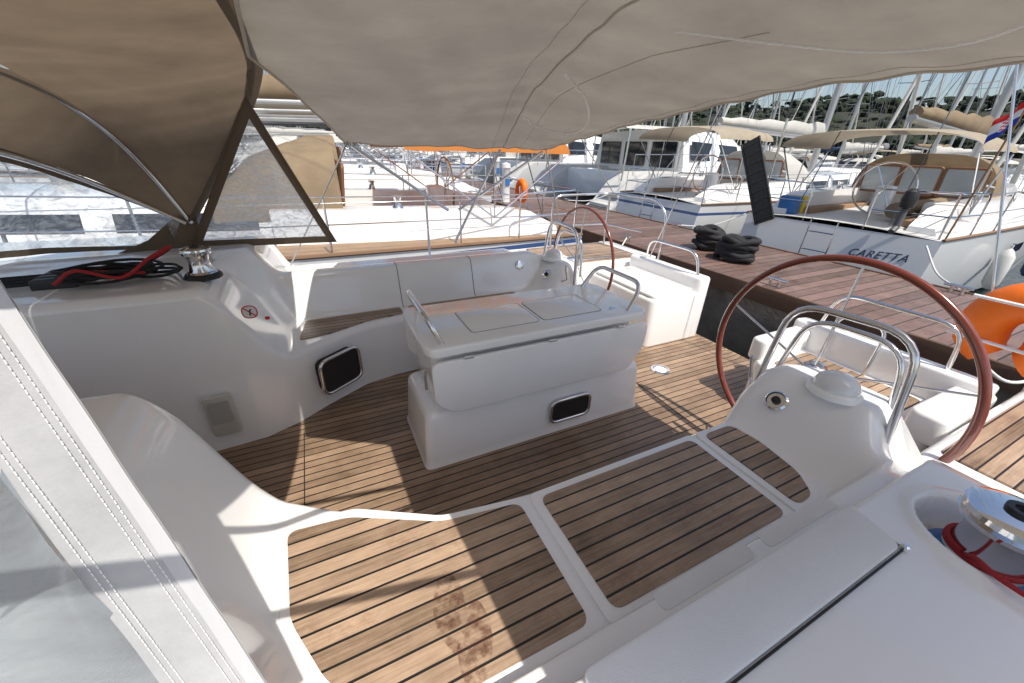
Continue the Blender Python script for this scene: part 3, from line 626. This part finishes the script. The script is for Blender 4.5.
def yacht(cover='tan',hull=HW,L=12.,Bm=3.9,mastH=16.,bim=True,spray=True,sternz=1.35,bimz=2.75,bimcol=None,mastm=None,wood=False,teakdeck=False,screen=False,biml=2.3):
    """local coords: x forward from the stern, z from waterline"""
    E=bpy.data.objects.new('moored_yacht',None); E.empty_display_size=.5; COL.objects.link(E)
    cv=COVERS[cover]; bc=COVERS[bimcol or cover]; mastm=mastm or ALU
    def hw(t):
        a=min(1,.80+.55*t)
        if t>.42: a*=max(0,1-((t-.42)/.58)**2.3)
        return Bm/2*a+.015
    def sh(t): return sternz+.28*t**1.4
    rows=[]
    for t in np.linspace(0,1,18):
        x=t*L; h=hw(t); z=sh(t)
        def px(zz): return x-(0.25*(1-zz/z) if t==0 else 0)+(.5*t**6*(zz/z))
        half=[(px(z),h,z),(px(z*.55),h*.985,z*.55),(px(.12),h*.86,.12),(px(-.1),h*.55,-.1),(px(-.25),0,-.25)]
        rows.append(half+[(p[0],-p[1],p[2]) for p in half[-2::-1]])
    hull_o=loft('hull',rows,hull,E,caps=True,smooth=40)
    for s in (1,-1):
        for t in (.30,.40,.50):
            yy=hw(t)*.993; z=sh(t)*.74
            oprism('hull_window',(t*L,s*yy,z),(1,0,0),(0,0,1),.55,.15,.06,-.03,.03,GLASS,hull_o)
    deck=[]
    for t in np.linspace(0,1,18):
        x=t*L+.5*t**6; h=hw(t)-.02; z=sh(t)
        deck.append([(x,h,z+.0),(x,h*.5,z+.05),(x,0,z+.07),(x,-h*.5,z+.05),(x,-h,z)])
    loft('deck',deck,DECKW if not teakdeck else getm('deck_teak_plain',(.27,.18,.11),.6,var=.25),E,smooth=50)
    tubes('toe_rail',[([(t*L+.5*t**6,s*hw(t),sh(t)+.015) for t in np.linspace(0,1,24)],.025) for s in (1,-1)],getm('toe_teak',(.2,.12,.07),.6),E,ns=6,split=True)
    rows=[]
    xa,xb=.36*L,.74*L
    for k in range(13):
        t=k/12; x=xa+(xb-xa)*t; base=sh(x/L)+.02; hh=.50*(1-.15*t)*(sm((1-t)*4.0)*.98+.02); wc=Bm*.33*(1-.45*t**2)
        half=[(wc,0),(wc*.96,hh*.3),(wc*.90,hh*.75),(wc*.80,hh*.95),(wc*.45,hh*1.06),(0,hh*1.1)]
        rows.append([(x,y,base+z) for y,z in half]+[(x,-y,base+z) for y,z in half[-2::-1]])
    loft('coachroof',rows,GEL,E,caps=True,smooth=50)
    for s in (1,-1):
        for (t0,t1) in ((.06,.36),(.42,.70)):
            vs=[]
            for k in range(6):
                t=t0+(t1-t0)*k/5; x=xa+(xb-xa)*t; base=sh(x/L)+.02; hh=.50*(1-.15*t)*(sm((1-t)*4)*.98+.02); wc=Bm*.33*(1-.45*t**2)
                vs+= [(x,s*(wc*.957+.006),base+hh*.33),(x,s*(wc*.908+.006),base+hh*.70)]
            mk('cabin_window',vs,[(2*k,2*k+1,2*k+3,2*k+2) for k in range(5)],GLASS,E)
    oprism('companionway',(xa-.012,0,sternz+.42),(0,-1,0),(0,0,1),.62,.62,.05,0,.012,GLASS if not wood else getm('companion_wood',(.18,.08,.04),.4),E)
    for s in (1,-1):
        rows=[]
        for t in np.linspace(.03,.37,9):
            x=t*L; w1=Bm*.36; w0=Bm*.24; z=sh(t); hh=.30*sm((t-.02)*14)+.1
            rows.append([(x,s*w1,z),(x,s*(w1-.06),z+hh),(x,s*(w0+.06),z+hh),(x,s*w0,z-.35),(x,s*w0,z-.36)])
        loft('cockpit_coaming',rows,GEL,E,smooth=35,caps=True)
        box('cockpit_seat',.06*L,.34*L,s*Bm*.24-.22 if s>0 else s*Bm*.24,s*Bm*.24 if s>0 else s*Bm*.24+.22,sternz+.06,sternz+.16,getm('cockpit_teak',(.30,.18,.10),.6,var=.2),E,bevel=.01)
        lathe('winch',[(0,0),(.07,0),(.055,.03),(.045,.09),(.06,.12),(.06,.14),(0,.14)],(.24*L,s*Bm*.3,sh(.24)+.4),STEEL,E,n=12)
    box('transom_step',-.28,.06,-.55,.55,.35,.45,DECKW,hull_o,bevel=.02)
    tubes('boarding_ladder',[([(-.30,s*.2,.25),(-.22,s*.2,sternz+.1)],.013) for s in (1,-1)]+[([(-.29+.07*k/3,-.2,.35+.3*k),(-.29+.07*k/3,.2,.35+.3*k)],.013) for k in range(4)],STEEL,hull_o,ns=6)
    wc=V((.15*L,0,sternz+.55))
    tubes('steering_wheel',[([wc+V((0,.45*math.cos(a),.45*math.sin(a))) for a in np.linspace(0,2*math.pi,29)[:-1]],.018,True)]+[([wc,wc+V((0,.44*math.cos(a),.44*math.sin(a)))],.008) for a in np.linspace(0,2*math.pi,7)[:-1]],STEEL,E,ns=6)
    box('binnacle',.15*L+.05,.15*L+.3,-.13,.13,sternz-.3,sternz+.6,GEL,E,bevel=.04)
    mx=.56*L; mz=sh(.56)+.5
    mast=tubes('mast',[([(mx,0,mz),(mx,0,mz+mastH*.6),(mx-.05,0,mz+mastH)],lambda s:.085*(1-.35*s))],mastm,E,ns=10)
    tubes('spreader',[([(mx,0,mz+mastH*h),(mx-.15,s*Bm*.25*(1.15-h*.5),mz+mastH*h+.05)],.022) for h in (.33,.64) for s in (1,-1)],mastm,mast,ns=6,split=True)
    bm_=tubes('boom',[([(mx-.12,0,mz+.9),(.14*L,0,mz+1.05)],.07)],mastm,E,ns=8)
    rows=[]
    for k in range(13):
        t=k/12; x=mx-.1+(.14*L-mx+.2)*t; hh=(.42-.24*t)*(.9+.1*math.sin(k*2.1)); z=mz+.93+.15*t
        rows.append([(x,.10*math.cos(a)*(1 if math.sin(a)<.3 else .7),z+hh*.45+hh*.55*math.sin(a)) for a in np.linspace(0,2*math.pi,11)[:-1]])
    loft('sail_cover',rows,cv,bm_,closed=True,caps=True,smooth=60)
    bow_=(L+.35,0,sh(1)+.1)
    tubes('furled_jib',[([bow_,(mx+.1,0,mz+mastH*.93)],lambda s:.065*(1-.6*s)+.004)],COVERS['white'],E,ns=8)
    wr=[([(mx,0,mz+mastH*.98),(.02*L,s*Bm*.2,sternz+.1)],.009) for s in (1,-1)]
    for s in (1,-1):
        cp=(mx-.2,s*(hw(.54)-.08),sh(.54))
        wr+=[([cp,(mx-.15,s*Bm*.25*.98,mz+mastH*.33),(mx-.15,s*Bm*.25*.83,mz+mastH*.64),(mx,0,mz+mastH*.97)],.008),([cp,(mx,0,mz+mastH*.33)],.008)]
    wr+=[([(.14*L,0,mz+1.1),(mx,0,mz+mastH*.99)],.007)]
    tubes('rigging',wr,WIRE,E,ns=4)
    rl=[]
    for s in (1,-1):
        rl+=[([(t*L,s*(hw(t)-.07),sh(t)),(t*L,s*(hw(t)-.07),sh(t)+.6)],.013) for t in (.18,.32,.46,.6,.74,.86)]
        for hz_ in (.6,.32): rl.append(([(t*L,s*(hw(t)-.07),sh(t)+hz_) for t in np.linspace(.1,.93,16)],.007))
        rl+=[(fillet([(.1*L,s*(hw(.1)-.07),sternz),(.1*L,s*(hw(.1)-.07),sternz+.62),(.1,s*(hw(0)-.08),sternz+.64),(.06,s*.45,sternz+.62),(.06,s*.45,sternz)],.12),.014),
             ([(.1*L,s*(hw(.1)-.07),sternz+.32),(.1,s*(hw(0)-.08),sternz+.32),(.06,s*.45,sternz+.32)],.011),([(.1,s*(hw(0)-.08),sternz),(.1,s*(hw(0)-.08),sternz+.64)],.013)]
    rl+=[(fillet([(.93*L,-(hw(.93)-.05),sh(.93)),(.93*L,-(hw(.93)-.05),sh(.93)+.62),(L+.45,0,sh(1)+.65),(.93*L,(hw(.93)-.05),sh(.93)+.62),(.93*L,(hw(.93)-.05),sh(.93))],.15),.014)]
    tubes('guard_rail',rl,STEEL,E,ns=6)
    if spray:
        rows=[]
        for (x,hh) in ((.30*L,.98),(.345*L,.97),(.385*L,.80),(.42*L,.48)):
            rows.append([(x,Bm*.31*math.copysign(abs(math.cos(a))**.6,math.cos(a)),sh(.35)+.12+hh*abs(math.sin(a))**.6) for a in np.linspace(0,math.pi,19)])
        sp_=loft('sprayhood',rows,cv,E,smooth=70)
        for s in (-.55,.0,.55):
            vs=[]
            for (x,z,wd) in ((.393*L,sh(.35)+.12+.76,.2),(.417*L,sh(.35)+.12+.53,.23)):
                vs+=[(x+.035,s*Bm*.3-wd,z+.03),(x+.035,s*Bm*.3+wd,z+.03)]
            mk('sprayhood_window',vs,[(0,1,3,2)],GLASS,sp_)
        if screen:
            for s in (-.50,0,.50):
                pn=oprism('windscreen_pane',(.30*L-.03,s*Bm*.36,sh(.35)+.60),(0,-1,0),(-.12,0,1),.58,.50,.06,0,.01,getm('pale_screen',(.34,.38,.40),.1,coat=.5),sp_)
                oframe('screen_frame',(.30*L-.045,s*Bm*.36,sh(.35)+.60),(0,-1,0),(-.12,0,1),.60,.52,.06,.022,0,getm('companion_wood',(.18,.08,.04),.4),sp_)
    if bim:
        rows=[]
        for k in range(9):
            t=k/8; x=.25+t*biml
            rows.append([(x,Bm*.37*math.copysign(abs(math.cos(a))**.75,math.cos(a)),bimz-.22+(.30+.06*math.sin(math.pi*t))*abs(math.sin(a))**.75-.02*math.sin(k*3.1)) for a in np.linspace(.08,math.pi-.08,17)])
        bb=loft('bimini',rows,bc,E,smooth=80)
        for s_ in (1,-1):
            tubes('bimini_frame',[([(.25+biml*.5,s_*Bm*.37,sternz+.3),(x,s_*Bm*.36,bimz-.2)],.0125) for x in (.3,.25+biml*.5,.2+biml)],STEEL,bb,ns=6)
    for s in (1,-1):
        for t in (.22,.4,.58):
            x=t*L; y=s*(hw(t)+.13)
            lathe('fender',[(.0,-.36),(.06,-.34),(.11,-.25),(.115,0),(.11,.22),(.06,.32),(.02,.36),(.02,.42),(0,.42)],(x,y,.75),FEND if t!=.4 else FENB,E,n=12)
    return E
def place(E,x,y,rot,label,cat='sailboat',group='yachts moored along the docks'):
    E.location=(x,y,WL); E.rotation_euler=(0,0,rot); E['label']=label; E['category']=cat
    if group: E['group']=group
def kids(o): return [c for c in bpy.data.objects if c.parent==o]
def clone(E,x,y,rot,label,sc=1.0,drop=(),cat='sailboat',grp='yachts moored along the docks'):
    e=E.copy(); COL.objects.link(e); e.location=(x,y,WL); e.rotation_euler=(0,0,rot); e.scale=(sc,sc,sc); e['label']=label; e['category']=cat
    e['group']=grp
    for c in KIDS[E.name]:
        if c[0].name.split('.')[0] in drop: continue
        n=c[0].copy(); COL.objects.link(n); n.parent=e
        for g in c[1]:
            if g.name.split('.')[0] in drop: continue
            q=g.copy(); COL.objects.link(q); q.parent=n
    return e
CA=yacht('tan',HB,L=11.0,Bm=3.55,sternz=1.36,bimz=2.72,mastH=15,wood=True,teakdeck=False,screen=True,biml=1.9,bimcol='pale')
place(CA,7.9,3.75,math.radians(5),'white yacht with pale bimini and its name lettered on the transom')
# crowded cockpit gear: rolled cover, jerrycans, life-raft case, tender oars
box('life_raft_case',1.15,1.75,-1.25,-.75,1.52,1.78,getm('raft_case',(.7,.7,.68),.4),CA,bevel=.05)
box('jerrycan',.35,.50,.75,1.1,1.40,1.72,BLUE,CA,bevel=.03); box('jerrycan',.56,.71,.75,1.1,1.40,1.72,getm('can_yellow',(.65,.45,.03),.5),CA,bevel=.03)
tubes('rolled_cover',[([(.9,-.5,1.62),(2.6,-.62,1.66)],.13)],COVERS['tan'],CA)
tubes('solar_post',[([(.15,1.3,1.4),(.15,1.3,3.0)],.02)],STEEL,CA)
fc=bpy.data.curves.new('lettering','FONT'); fc.body='CARETTA'; fc.size=.16; fc.extrude=.002; fc.align_x='CENTER'; fc.shear=.4; fc.space_character=1.12; fc.offset=.002
fo=bpy.data.objects.new('tmp_text',fc); COL.objects.link(fo)
me=bpy.data.meshes.new_from_object(fo.evaluated_get(bpy.context.evaluated_depsgraph_get())); bpy.data.objects.remove(fo)
me.materials.clear(); me.materials.append(M('blue_lettering',(.05,.07,.13),.4))
to=bpy.data.objects.new('name_lettering',me); COL.objects.link(to); to.parent=CA
to.matrix_local=Matrix.Translation((-.25*(1-.98/1.36)-.006,-.80,.98))@Matrix.Rotation(math.radians(-90),4,'Z')@Matrix.Rotation(math.radians(80),4,'X')@Matrix.Rotation(math.radians(4),4,'Z')
ob=empty('outboard_engine',(7.9,2.9,.7),'dark outboard engine clamped to a yacht stern rail','outboard engine')
loft('engine_cowl',[[(7.88+a_*math.cos(t),2.85+.7*a_*math.sin(t),z) for t in np.linspace(0,2*math.pi,17)[:-1]] for a_,z in ((.05,.95),(.11,.97),(.13,1.08),(.11,1.19),(.05,1.23))],BLACK,ob,closed=True,caps=True)
tubes('engine_leg',[([(7.88,2.85,.97),(7.85,2.85,.66)],.045),([(7.85,2.85,.68),(7.77,2.85,.62)],.045)],M('engine_grey',(.1,.1,.11),.5),ob)
fl=empty('ensign_flag',(8.15,2.35,.62),'red, white and blue ensign with chequered shield on a staff','flag')
tubes('flag_staff',[([(8.15,2.35,.55),(8.05,2.22,2.35)],.012)],M('staff_wood',(.3,.16,.08),.4),fl)
vs=[];fs=[];mi=[]
nx,nz=14,18
for i in range(nx+1):
    for j in range(nz+1):
        a=i/nx; b=j/nz
        vs.append((8.04+.05*math.sin(a*5+b*2)*a, 2.235+.19*a+.02*math.sin(a*9), 2.30-.27*b-.24*a+.02*math.sin(b*6)*a))
for i in range(nx):
    for j in range(nz):
        fs.append((i*(nz+1)+j,(i+1)*(nz+1)+j,(i+1)*(nz+1)+j+1,i*(nz+1)+j+1))
        k=0 if j<6 else (1 if j<12 else 2)
        if 5<=i<9 and 5<=j<13: k=0 if (i+j)%2 else 1
        mi.append(k)
mk('flag_cloth',vs,fs,None,fl,smooth=180,mats=[M('flag_red',(.6,.02,.02),.7,transl=.3),M('flag_white',(.75,.75,.75),.7,transl=.3),M('flag_blue',(.02,.05,.35),.7,transl=.3)],midx=mi)
gw=empty('raised_gangway',(8.0,4.9,.5),'dark folding gangway raised upright at a yacht stern','gangway')
c0=V((7.75,4.78,.45)); c1=V((7.7,5.50,1.84)); ax=(c1-c0); sd_=V((0,ax.z,-ax.y)).normalized()
tubes('side_rail',[([c0+sd_*s*.17,c1+sd_*s*.17],.022) for s in (1,-1)],BLACK,gw,split=True)
rows=[[c0+ax*t-sd_*.15,c0+ax*t-sd_*.15+V((.02,0,0)),c0+ax*t+sd_*.15+V((.02,0,0)),c0+ax*t+sd_*.15] for t in np.linspace(0,1,8)]
loft('gangway_panel',rows,M('panel_dark',(.05,.05,.045),.6,var=.4,vs=10),gw,closed=True,caps=True)
tubes('rung',[([c0+ax*t+V((-.012,0,0))-sd_*.17,c0+ax*t+V((-.012,0,0))+sd_*.17],.008) for t in np.linspace(.05,.95,9)],getm('dark_rung',(.12,.12,.12),.4,.5),gw,split=True)
# neighbour
NB=yacht('tan',HW,L=11.0,Bm=3.9,sternz=1.22,bimz=2.50,bimcol='orange',wood=True,teakdeck=True,screen=True)
place(NB,3.6,6.5,math.pi,'white yacht with tan sprayhood, orange awning and orange lifebuoy')
hb2=empty('horseshoe_buoy',(3.55,6.5,.9),'orange horseshoe lifebuoy on neighbouring stern rail','lifebuoy')
horseshoe('foam_ring',(3.55,6.9,.85),.14,hb2,ORANGE,r=.06)
tubes('strap',[([(3.49,6.72,.8),(3.49,7.08,.8)],.012)],THREAD,hb2)
TB=yacht('tan',HW,L=11,Bm=3.7,mastH=14.5,bim=False,screen=True); TW=yacht('white',HW,L=13,Bm=4.1,mastH=17,bim=True); TG=yacht('grey',HN,L=12,Bm=3.8,mastH=15.5,bim=True,bimcol='blue',mastm=ALUD); TT=yacht('white',HW,L=11,Bm=3.4,mastH=16,bimz=2.85,wood=True,screen=True,biml=1.8,bimcol='pale')
place(TT,7.8,7.7,0,'white sailing yacht with pale tan bimini'); place(TB,3.9,10.7,math.pi,'white sailing yacht with tan sail cover'); place(TW,7.8,26.4,0,'large white sailing yacht with white covers'); place(TG,3.9,19.2,math.pi,'navy-hulled sailing yacht with grey covers')
LAB={TB.name:'white sailing yacht with tan sail cover',TW.name:'large white sailing yacht with white covers',TG.name:'navy-hulled sailing yacht with grey covers',TT.name:'white sailing yacht with pale tan bimini'}
KIDS={T_.name:[(c,kids(c)) for c in kids(T_)] for T_ in (TB,TW,TG,TT)}
tl=[TB,TW,TT,TW,TG,TW,TT]
ii=0
def nxt():
    global ii; ii+=1; return tl[(ii*5+ii//3)%len(tl)]
dr=('fender','steering_wheel','binnacle','cabin_window','toe_rail','cockpit_seat','companionway','transom_step','winch','hull_window','boarding_ladder','screen_frame')
for k,y in enumerate([15.0]+list(np.arange(23.4,60,4.2))):
    t=TW if k==0 else nxt(); clone(t,3.9+random.uniform(-.3,.2),y,math.pi+random.uniform(-.03,.03),LAB[t.name],random.uniform(.9,1.05),('winch','cockpit_seat')+(('sail_cover','boom') if k%2 else ()))
for y in np.arange(31,62,4.2):
    t=nxt(); clone(t,7.8+random.uniform(-.2,.3),y,random.uniform(-.03,.03),LAB[t.name],random.uniform(.9,1.08),dr)
for y in np.arange(1,78,4.1):
    t=nxt(); clone(t,32.0,y+random.uniform(-.2,.2),math.pi+random.uniform(-.03,.03),LAB[t.name],random.uniform(.85,.98),dr)
    t=nxt(); clone(t,35.0,y+1+random.uniform(-.2,.2),random.uniform(-.03,.03),LAB[t.name],random.uniform(.9,1.12),dr)
for y in np.arange(8,100,4.6):
    t=nxt(); clone(t,59.4,y,math.pi+random.uniform(-.03,.03),LAB[t.name],random.uniform(.85,1.08),dr)
for x in np.arange(-34,0,4.8):
    t=nxt(); clone(t,x,66+random.uniform(-1,1),math.pi/2,LAB[t.name],random.uniform(.9,1.1),dr+('boom','sail_cover'))
for x in np.arange(0,28,4.6):
    t=nxt(); clone(t,x,68+random.uniform(-1,1),math.pi/2,LAB[t.name],random.uniform(.9,1.1),dr)

# ---------------- catamaran
def catamaran():
    E=bpy.data.objects.new('moored_catamaran',None); COL.objects.link(E)
    L=12.5; Wd=6.4
    for s in (1,-1):
        rows=[]
        yc=s*(Wd/2-.85)
        for t in np.linspace(0,1,24):
            h=.85*min(1,.75+.6*t)*(1-max(0,(t-.5)/.5)**2.4)+.02; z=1.75+.1*t
            if t<.13: z=.55+1.2*sm(t/.13)
            half=[(t*L,h,z),(t*L,h*.95,z*.5),(t*L,h*.7,.1),(t*L,0,-.3)]
            rows.append([(p[0],yc+p[1],p[2]) for p in half]+[(p[0],yc-p[1],p[2]) for p in half[-2::-1]])
        hu=loft('hull',rows,HB,E,caps=True,smooth=45)
        loft('hull_deck',[[r[0],r[-1]] for r in rows],DECKW,hu)
        for t0 in (.3,.5): 
            oprism('hull_window',(t0*L,yc+s*.86,1.15),(1,0,0),(0,0,1),1.3,.28,.1,-.02,.02,GLASS,hu)
    box('bridge_deck',1.6,8.6,-Wd/2+1.2,Wd/2-1.2,.8,1.72,GEL,E,bevel=.05)
    rows=[]
    for x,w_,h in ((3.6,2.55,1.35),(5.2,2.5,1.38),(6.6,2.3,1.25),(7.8,2.0,.75),(8.5,1.8,.1)):
        half=[(w_,0),(w_*.97,h*.3),(w_*.90,h*.85),(w_*.8,h),(0,h*1.06)]
        rows.append([(x,y,1.7+z) for y,z in half]+[(x,-y,1.7+z) for y,z in half[-2::-1]])
    cab=loft('cabin',rows,GEL,E,caps=True,smooth=45)
    for s in (1,-1): 
        mk('cabin_window',[(3.9,s*2.52,2.15),(6.8,s*2.27,2.12),(6.6,s*2.15,2.65),(3.9,s*2.40,2.75)],[(0,1,2,3)],GLASS,cab)
    for y0_ in (-1.5,.0,1.5): oprism('cabin_door',(3.58,y0_,2.3),(0,-1,0),(0,0,1),1.2,.85,.06,0,.03,GLASS,cab)
    rows=[]
    for k in range(7):
        x=.9+k*.5; rows.append([(x,2.5*math.cos(a),3.02+.22*math.sin(a)) for a in np.linspace(.0,math.pi,15)])
    hd=loft('hardtop',rows,COVERS['white'],E,smooth=80)
    tubes('hardtop_post',[([(1.0,s*2.45,1.5),(1.1,s*2.45,3.05)],.03) for s in (1,-1)]+[([(3.4,s*2.45,1.7),(3.4,s*2.45,3.05)],.03) for s in (1,-1)],STEEL,hd,split=True)
    for s in (1,-1):
        for k in range(3): box('transom_step',-.1-.0+k*.35,.3+k*.35,s*(Wd/2-.85)-.5,s*(Wd/2-.85)+.5,.45+k*.28,.55+k*.28,DECKW,E,bevel=.02)
        tubes('guard_rail',[([(.9,s*(Wd/2-.15),1.7),(.9,s*(Wd/2-.15),2.3),(4,s*(Wd/2-.1),2.35),(9,s*(Wd/2-.2),2.4),(12,s*(Wd/2-.7),2.4)],.012)]+[([(x,s*(Wd/2-.12),1.7),(x,s*(Wd/2-.12),2.35)],.012) for x in (2.5,4,5.5,7,8.5)],STEEL,E,ns=6)
    tubes('mast',[([(5.9,0,3.0),(5.8,0,19.5)],.11)],ALU,E)
    bm_=tubes('boom',[([(5.8,0,4.1),(.8,0,4.2)],.09)],ALU,E)
    loft('sail_cover',[[(5.7-4.8*t,.16*math.cos(a),4.3+(.42-.2*t)*.5*(1+math.sin(a))) for a in np.linspace(0,2*math.pi,11)[:-1]] for t in np.linspace(0,1,9)],COVERS['white'],bm_,closed=True,caps=True)
    tubes('rigging',[([(5.8,0,18),(12.2,0,1.8)],.03),([(5.8,0,17.5),(4.5,3.0,1.8)],.01),([(5.8,0,17.5),(4.5,-3.0,1.8)],.01)],WIRE,E,ns=6)
    return E
CT=catamaran(); place(CT,8.2,13.2,0,'white catamaran with dark windows and white hardtop','catamaran','catamarans moored stern-to')
KIDS[CT.name]=[(c,kids(c)) for c in kids(CT)]
clone(CT,8.0,20.6,0,'white catamaran with dark windows and white hardtop',1.0,(),'catamaran','catamarans moored stern-to')

# ---------------- hill and woods
LEAF=M('pine_foliage',(.020,.032,.013),.95,var=.6,vs=.15)
def ridge(phi):
    d=math.degrees(phi)
    return interp(d,[-20,0,15,30,42,52,62,80,100,125,150],[28,27,24.5,25,24,17,13,13,13,12,11])
rows=[]
PH=np.radians(np.linspace(-20,150,160))
for r,hf in ((140,0),(150,.35),(175,.7),(200,.82),(260,.5)):
    rows.append([(r*math.cos(p),r*math.sin(p),WL-.3+(ridge(p)-4)*hf*(1+.06*math.sin(p*30))) for p in PH])
structure(loft('hill',rows,M('hill_ground',(.03,.034,.018),.95,var=.4,vs=.1),None,smooth=180))
bm=bmesh.new(); bmesh.ops.create_icosphere(bm,subdivisions=1,radius=1); iv=np.array([v.co[:] for v in bm.verts]); ifc=np.array([[v.index for v in f.verts] for f in bm.faces]); bm.free()
AV=[];AF=[];o=0
for k in range(11000):
    p=math.radians(random.uniform(-5,130)); q=random.random()
    r=142+q*58; gh=(ridge(p)-4)*min(1,.1+q*.95)*.82*(1+.06*math.sin(p*30))
    tree=random.Random(int(p*120)*31+int(q*7)).random()
    z=WL+gh+random.uniform(-.3,1)*(2.6+2.6*tree)
    s=random.uniform(.7,1.9)
    vv=iv*rng.uniform(.55,1.35,(len(iv),1))*np.array([s,s,s*.7])+np.array([r*math.cos(p),r*math.sin(p),z])
    AV.append(vv); AF.append(ifc+o); o+=len(iv)
AV=np.concatenate(AV); AF=np.concatenate(AF)
me=bpy.data.meshes.new('far_wood'); me.from_pydata(AV.tolist(),[],AF.tolist()); me.materials.append(LEAF)
wo=bpy.data.objects.new('far_wood',me); COL.objects.link(wo); wo['kind']='stuff'; wo['label']='dark green pine wood covering the low hill'; wo['category']='trees'
for o_ in bpy.data.objects:
    if '_w' in o_: del o_['_w']
